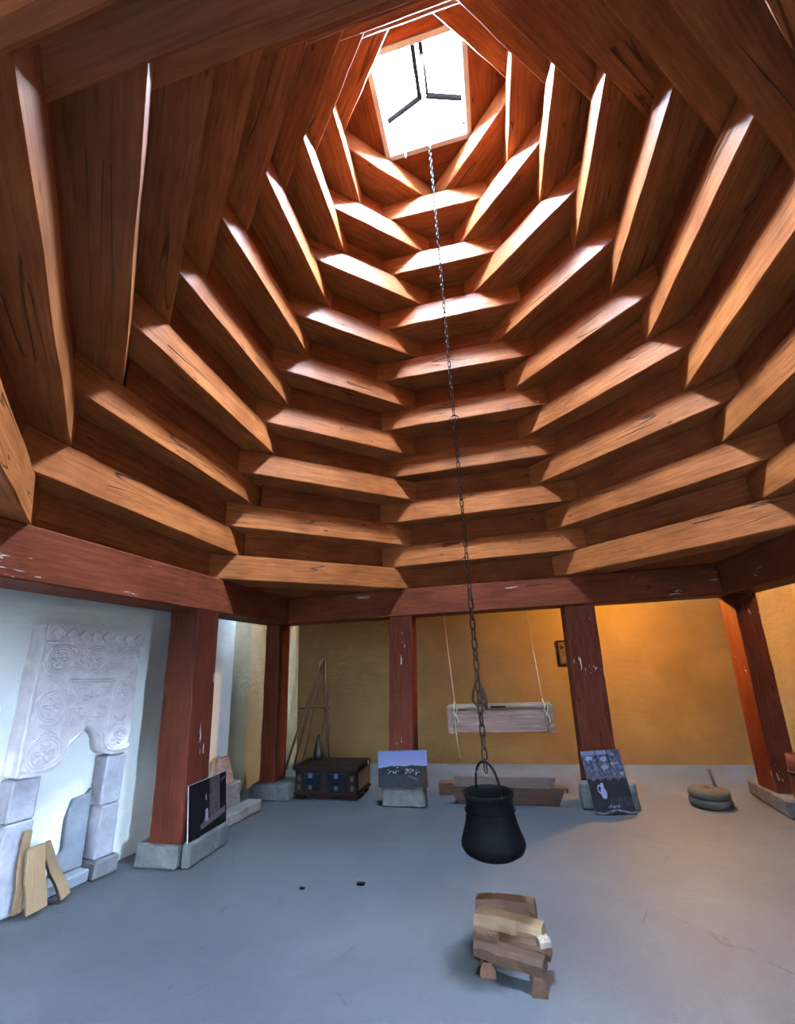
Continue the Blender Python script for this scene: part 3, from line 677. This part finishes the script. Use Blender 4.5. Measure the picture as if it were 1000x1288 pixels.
for px_ in (-.19, .155):
    pn = box('inlay_panel', (px_ - .13, -.006, .10), (px_ + .13, -.0005, chh - .075), 'inlay_d', ch, .002)
    for zz, mm, r_ in ((.265, 'inlay_b', .036), (.135, 'inlay_w', .030)):
        prism('inlay_rosette', [(px_ - .01 + r_ * math.cos(a_ * math.pi / 4) * (1 if a_ % 2 else .82), zz + r_ * math.sin(a_ * math.pi / 4) * (1 if a_ % 2 else .82)) for a_ in range(8)], -.010, -.0055, mm, pn)
    box('inlay_bar', (px_ - .10, -.009, chh - .083), (px_ + .11, -.0055, chh - .078), 'inlay_w', pn)
for sx in (-1, 1):
    for zz in (.235, .135): box('inlay_tablet', (sx * .355 - .022, -.006, zz - .03), (sx * .355 + .022, -.0005, zz + .03), 'inlay_w', ch, .003)
bt = thing('dark_bottle', 'black bottle with a narrow neck standing on the inlaid chest', 'bottle', (-2.40, 3.10, chh))
lathe('body', [(.0, 0), (.075, .0), (.082, .01), (.08, .08), (.068, .14), (.046, .21), (.03, .26), (.026, .30)], 'black', bt); lathe('lip', [(.026, .30), (.032, .302), (.032, .318), (.018, .32), (.0, .316)], 'black', bt)

# ------------------------------------------------------------------ tall wooden frame of poles
af = thing('pole_frame', 'tall A shaped frame of thin wooden poles leaning on the back wall', 'frame', (-2.95, 4.20, 0))
ap = (0.02, .36, 1.66)
for (x, y, r_, tx, tz) in ((-.45, -.05, .020, -.02, 0), (-.34, .02, .016, -.03, -.05), (-.20, .0, .014, -.02, -.25), (.33, -.05, .022, .02, 0), (.22, .02, .015, .10, -.55), (.03, .1, .013, .10, -.50)):
    p0 = Vector((x, y, .012)); p1 = Vector((ap[0] + tx, ap[1] + .02 * x, ap[2] + tz))
    pts = [p0.lerp(p1, k / 6) + Vector((.008 * math.sin(k * 1.9 + x * 9), 0, 0)) for k in range(7)]
    tube('pole', pts, r_, 'stick', af, 7, [r_ * (1.15 - .05 * k) for k in range(7)])
tube('crossbar', [(-.33, .17, .90), (0, .175, .91), (.26, .17, .895)], .018, 'stick', af, 7)
tube('apex_peg', [(-.05, .35, 1.44), (.0, .34, 1.58), (.04, .345, 1.68)], .024, 'stick', af, 7)

# ------------------------------------------------------------------ hanging cradle
crd = thing('hanging_cradle', 'pale wooden box cradle hanging by ropes from the frame beam', 'cradle', (.045, 2.98, .72))
wl_, dl_, hl_ = .60, .13, .30
box('front_board', (-wl_, -dl_, 0), (wl_, -dl_ + .025, hl_ - .03), 'oldwood', crd, .004); box('back_board', (-wl_, dl_ - .025, 0), (wl_, dl_, hl_ - .03), 'oldwood', crd, .004)
box('bottom_board', (-wl_ + .03, -dl_ + .026, .005), (wl_ - .03, dl_ - .026, .03), 'oldwood', crd)
for sx in (-1, 1): box('end_board', (sx * wl_ - .03, -dl_ - .012, -.01), (sx * wl_ + .03, dl_ + .012, hl_ - .02), 'oldwood', crd, .005)
box('front_rail', (-wl_ - .035, -dl_ - .018, hl_ - .03), (wl_ + .035, -dl_ + .03, hl_), 'pale', crd, .008); box('back_rail', (-wl_ - .035, dl_ - .03, hl_ - .03), (wl_ + .035, dl_ + .018, hl_), 'pale', crd, .008)
box('rail_slot', (-.09, -dl_ - .0205, hl_ - .026), (.09, -dl_ - .0185, hl_ - .004), 'chest', crd)
box('peg_hole', (.11, -dl_ - .002, .17), (.17, -dl_ - .0005, .178), 'chest', crd)
for sx in (-1, 1):
    x = sx * (wl_ - .06)
    rp = tube('rope', [(x - .05, 0, 2.15 - .72), (x - .03, 0, 1.0), (x - .005, 0, .48), (x, 0, hl_ + .045)], .006, 'rope', crd, 6)
    for s in (-1, 1): tube('rope_sling', [(x, 0, hl_ + .05), (x, s * (dl_ + .024), hl_), (x, s * (dl_ + .022), .0), (x, 0, -.02)], .007, 'rope', rp, 6)
    tube('lashing', [(x + .008 * math.cos(k * .8), -dl_ - .026, hl_ - .03 - k * .009) for k in range(12)], .012, 'rope', rp, 6)
    tube('lashing', [(x + .03 + .01 * math.cos(k * .5), -dl_ - .02, hl_ - .02 - k * .012) for k in range(16)], .009, 'rope', rp, 6)
tube('rope_tail', [(-wl_ + .06, -dl_ - .02, .06), (-wl_ + .07, -dl_ - .025, -.10), (-wl_ + .09, -dl_ - .02, -.28)], .006, 'rope', crd, 6)

# ------------------------------------------------------------------ dough trough
tr_ = thing('wooden_trough', 'long brown wooden trough on the floor behind the hanging cauldron', 'trough', (0.0, 2.66, 0), (0, 0, R(-1)))
x0b, x1b, x0t, x1t, ht, wd = -.50, .575, -.64, .665, .19, .30
hexa('front_board', [(x0b, .03, .001), (x1b, .03, .001), (x1b, .055, .001), (x0b, .055, .001)], [(x0t, -.02, ht), (x1t, -.02, ht), (x1t, .01, ht), (x0t, .01, ht)], 'trough', tr_, .004)
hexa('back_board', [(x0b, wd - .06, .001), (x1b - .03, wd - .06, .001), (x1b - .03, wd - .03, .001), (x0b, wd - .03, .001)], [(x0t + .05, wd - .01, ht + .03), (x1t - .07, wd - .01, ht + .03), (x1t - .07, wd + .02, ht + .03), (x0t + .05, wd + .02, ht + .03)], 'trough', tr_, .004)
hexa('bottom_board', [(x0b, .056, .001), (x1b - .03, .056, .001), (x1b - .03, wd - .061, .001), (x0b, wd - .061, .001)], [(x0b, .056, .03), (x1b - .03, .056, .03), (x1b - .03, wd - .061, .03), (x0b, wd - .061, .03)], 'trough', tr_)
for s, xb, xt in ((-1, x0b + .03, x0t + .10), (1, x1b - .06, x1t - .10)):
    hexa('end_board', [(xb - .015, .056, .03), (xb + .015, .056, .03), (xb + .015, wd - .061, .03), (xb - .015, wd - .061, .03)], [(xt - .015, .012, ht - .01), (xt + .015, .012, ht - .01), (xt + .015, wd - .012, ht - .01), (xt - .015, wd - .012, ht - .01)], 'trough', tr_, .003)
hexa('handle', [(x1t - .001, -.02, ht - .05), (x1t + .025, -.015, ht - .04), (x1t + .025, .01, ht - .04), (x1t - .001, .01, ht - .05)], [(x1t - .001, -.02, ht), (x1t + .03, -.015, ht), (x1t + .03, .01, ht), (x1t - .001, .01, ht)], 'trough', tr_, .003)
tag(rough('wood_offcut', (-.78, 3.02, 0), (-.60, 3.16, .14), 'bark', None, .008, 3, .01, 21), 'small brown wood offcut at the left end of the trough', 'wood block')

# ------------------------------------------------------------------ quern
qn = thing('hand_quern', 'round stone hand quern with an upright wooden handle on the floor', 'quern', (2.12, 2.86, 0))
lathe('lower_stone', [(0, 0), (.17, 0), (.195, .02), (.2, .05), (.19, .078), (.17, .085), (0, .085)], 'quern', qn, 36)
us_ = lathe('upper_stone', [(0, .088), (.175, .088), (.192, .105), (.19, .14), (.165, .165), (.05, .172), (.035, .16), (.03, .12), (0, .12)], 'quern', qn, 36)
tube('handle', [(.10, .06, .15), (.088, .062, .24), (.075, .062, .33)], .016, 'trough', us_, 8)

# ------------------------------------------------------------------ wooden churn at the right edge, small framed picture
cn = thing('wooden_churn', 'reddish brown wooden churn cut off by the right edge of the photo', 'churn', (2.66, 2.14, 0))
lathe('body', [(0, .001), (.105, .001), (.11, .02), (.10, .28), (.085, .52), (.075, .62), (.065, .62), (.07, .50), (0, .48)], 'post', cn, 24)
for z_ in (.07, .46): lathe('hoop', [(.112 - .05 * z_, z_), (.118 - .05 * z_, z_), (.115 - .05 * z_, z_ + .025), (.109 - .05 * z_, z_ + .025), (.112 - .05 * z_, z_)], 'chain', cn, 24)
pc = thing('framed_picture', 'small dark framed picture on the back wall beside the right post', 'picture', (1.19, 4.725, 1.42))
for lo, hi in (((-.13, -.02, 0), (.13, 0, .025)), ((-.13, -.02, .355), (.13, 0, .38)), ((-.13, -.02, .026), (-.105, 0, .354)), ((.105, -.02, .026), (.13, 0, .354))): box('frame_bar', lo, hi, 'chest', pc, .002)
bp = box('backing', (-.104, -.008, .026), (.104, 0, .354), 'trough', pc)
for k, (x, z_, r_, mm) in enumerate(((-.06, .27, .04, 'chest'), (.03, .29, .05, 'bark'), (-.03, .18, .05, 'bark'), (.05, .14, .05, 'chest'), (-.05, .08, .035, 'stick'))):
    prism('motif', [(x + r_ * math.cos(a_ * 2.1 + k), z_ + r_ * 1.2 * math.sin(a_ * 2.1 + k)) for a_ in range(3)], -.011, -.0085, mm, bp)

# ------------------------------------------------------------------ chain and cauldron
PX, PY = -.02, .12
top = Vector((.045, .14, 8.44)); bot = Vector((-.045, PY, .925))
cn_ = thing('hanging_chain', 'long rusty iron chain hanging from the skylight down to the cauldron', 'chain', top)
def link_mesh(L, w, r_):
    pts = []
    for k in range(12):
        a_ = 2 * math.pi * k / 12; x = math.cos(a_) * w / 2; z_ = math.sin(a_) * w / 2 + (1 if math.sin(a_) > .01 else -1 if math.sin(a_) < -.01 else 0) * (L - w) / 2; pts.append((x, 0, z_))
    o = tube('link', pts, r_, 'chain', cn_, 5, None, True); me = o.data; bpy.data.objects.remove(o); return me
lk_s, lk_b = link_mesh(.062, .026, .0038), link_mesh(.082, .036, .0062)
zcur = top.z - 0.02; k = 0
def at(z): t = (top.z - z) / (top.z - bot.z); return top.lerp(bot, t)
zhook0, zhook1 = 1.44, 1.27
while zcur > bot.z + .03:
    big = zcur < 2.1
    L = .082 if big else .062; st = L - (.0135 if big else .0085)
    o = bpy.data.objects.new('link', lk_b if big else lk_s); COL.objects.link(o); o.parent = cn_
    p = at(zcur - L / 2); o.location = p - top; o.rotation_euler = (0, 0, R(35 + 90 * (k % 2)))
    zcur -= st; k += 1
rg = at(3.46) - top
tube('ring', [(rg.x + .035 * math.cos(a_ * math.pi / 8), rg.y, rg.z + .035 * math.sin(a_ * math.pi / 8)) for a_ in range(16)], .005, 'chain', cn_, 6, None, True)
hk = at(1.36) - top
tube('hook', [(hk.x + dx, hk.y - .012, hk.z + dz) for dx, dz in ((.0, .12), (-.012, .06), (-.035, .0), (-.045, -.05), (-.02, -.085), (.02, -.08), (.035, -.05))], .009, 'chain', cn_, 7)
tube('hook_plate', [(hk.x + .012, hk.y, hk.z + .07), (hk.x + .02, hk.y, hk.z + .0), (hk.x + .03, hk.y, hk.z - .06), (hk.x + .04, hk.y, hk.z - .11)], .012, 'chain', cn_, 7, [.008, .02, .022, .008])

kt = thing('hanging_cauldron', 'black cast iron bell shaped cauldron hanging on the chain', 'cauldron', (bot.x, PY, .43))
kb = [(0, 0), (.08, .002), (.14, .012), (.178, .034), (.194, .062), (.193, .085), (.177, .125), (.160, .175), (.149, .23), (.145, .28), (.149, .315), (.163, .345), (.155, .348), (.142, .318), (.139, .28), (.145, .23), (.158, .175), (.172, .12), (.176, .09), (.15, .045), (.10, .02), (0, .012)]
lathe('body', kb, 'iron', kt, 48)
tube('bail', [(.152 * math.cos(a_), 0, .335 + .175 * math.sin(a_) ** .8 if 0 < a_ < math.pi else .335) for a_ in [math.pi * q_ / 16 for q_ in range(17)]], .0075, 'iron', kt, 7).rotation_euler = (0, 0, R(-58))
for s in (-1, 1):
    e_ = tube('lug', [(s * .150 + .016 * math.cos(a_), 0, .333 + .02 * math.sin(a_)) for a_ in [2 * math.pi * q_ / 10 for q_ in range(10)]], .006, 'iron', kt, 6, None, True); e_.rotation_euler = (0, 0, R(-58))
tube('shoulder_ring', [(.1535 * math.cos(a_), .1535 * math.sin(a_), .25) for a_ in [2 * math.pi * q_ / 40 for q_ in range(40)]], .004, 'iron', kt, 6, None, True)

# ------------------------------------------------------------------ stacked firewood below the cauldron
def log(p0, p1, w, t, m, label, tilt=0.0, sd_=0, warp=0.0):
    """split billet from p0 to p1 resting with its underside at their height; w wide, t thick"""
    p0, p1 = Vector(p0), Vector(p1); ax = p1 - p0; L = ax.length; ax.normalize(); up = Vector((0, 0, 1)); sdv = up.cross(ax).normalized(); upv = ax.cross(sdv)
    r_ = random.Random(sd_); n = 8; V = []
    prof = [(-.5, 0), (.5, 0), (.5, .55), (.28, 1), (-.30, .95), (-.5, .6)]
    for k in range(n + 1):
        s = k / n; wv = warp * math.sin(s * math.pi); 
        for (a_, b_) in prof: V.append((s * L, a_ * w + r_.uniform(-.004, .004) + wv, b_ * t + (r_.uniform(-.003, .003) if b_ > 0 else 0) + abs(warp) * .5 * math.sin(s * math.pi) * (b_ > 0)))
    q_ = len(prof); F = [(i * q_ + k, i * q_ + (k + 1) % q_, (i + 1) * q_ + (k + 1) % q_, (i + 1) * q_ + k) for i in range(n) for k in range(q_)] + [tuple(range(q_))[::-1], tuple(n * q_ + k for k in range(q_))]
    o = mesh('firewood_log', V, F, m)
    o.matrix_world = Matrix(((ax.x, sdv.x, upv.x, p0.x), (ax.y, sdv.y, upv.y, p0.y), (ax.z, sdv.z, upv.z, p0.z), (0, 0, 0, 1)))
    return tag(o, label, 'firewood', 'firewood stacked below the cauldron')
log((-.125, -.17, .0), (-.12, .24, .0), .075, .065, 'bark', 'bottom firewood log running away at the left of the stack', 0, 1)
log((.125, -.27, .0), (.10, .20, .0), .075, .07, 'bark', 'bottom firewood log running away at the right of the stack', 0, 2)
log((-.18, -.10, .073), (.165, -.215, .073), .085, .06, 'bark', 'front firewood log lying across the stack, dark and curved', 0, 3, -.02)
log((-.19, .01, .073), (.205, -.095, .073), .07, .05, 'bark', 'middle brown firewood log between front and pale ones', 0, 4)
log((-.185, .135, .073), (.185, .03, .073), .125, .085, 'billet', 'broad pale split firewood log lying across the stack', 0, 5, .008)
log((-.185, .265, .072), (.16, .225, .085), .125, .095, 'bark', 'rearmost brown firewood log lying across the stack', 0, 6, .012)
log((.145, -.15, .142), (.20, -.125, .142), .05, .04, 'pale', 'short pale firewood chunk on the right end of the stack', 0, 8)
log((-.18, -.085, .142), (-.06, -.135, .142), .04, .035, 'bark', 'short reddish firewood stick on the left end of the stack', 0, 9)

# ------------------------------------------------------------------ two pebbles on the floor
for (x, y, r_, lab) in ((-1.50, .58, .022, 'small dark pebble on the floor left of the middle'), (-1.08, .70, .03, 'small dark stone chip on the floor right of the pebble')):
    tag(rough('floor_pebble', (x - r_, y - r_ * .6, 0), (x + r_, y + r_ * .6, r_ * .5), 'iron', None, .003, 2, .006, int(x * -100)), lab, 'stone')

# ------------------------------------------------------------------ lamps in the aisles (hidden by the frame beams)
def lamp(loc, power, label, col=(1.0, .56, .11)):
    t = thing('bulb_lamp', label, 'lamp', loc, (0, 0, 0), 'bare bulb lamps')
    lathe('socket', [(0, .035), (.022, .035), (.022, .075), (.05, .08), (.05, ZT + .028 - loc[2]), (0, ZT + .028 - loc[2])], 'white', t, 20)
    mn = 'warm_bulb' if col[2] < .5 else 'cool_bulb'; m = bpy.data.materials.get(mn) or bpy.data.materials.new(mn); m.use_nodes = True
    b = m.node_tree.nodes['Principled BSDF']; b.inputs['Emission Color'].default_value = (*col, 1); b.inputs['Emission Strength'].default_value = 20
    lathe('bulb', [(0, -.04), (.018, -.036), (.032, -.02), (.035, 0), (.028, .02), (.016, .034), (0, .034)], m, t, 20)
    d = bpy.data.lights.new('lamp_light', 'POINT'); d.shadow_soft_size = .045; d.energy = power; d.color = col
    o = bpy.data.objects.new('lamp_light', d); COL.objects.link(o); o.parent = t; o.location = (0, 0, -.05)
    return t
lamp((1.95, 3.42, 2.41), 720, 'bare warm bulb under the back aisle ceiling, behind the frame beam')
lamp((3.25, 1.7, 2.41), 90, 'bare warm bulb under the right aisle ceiling, out of sight')
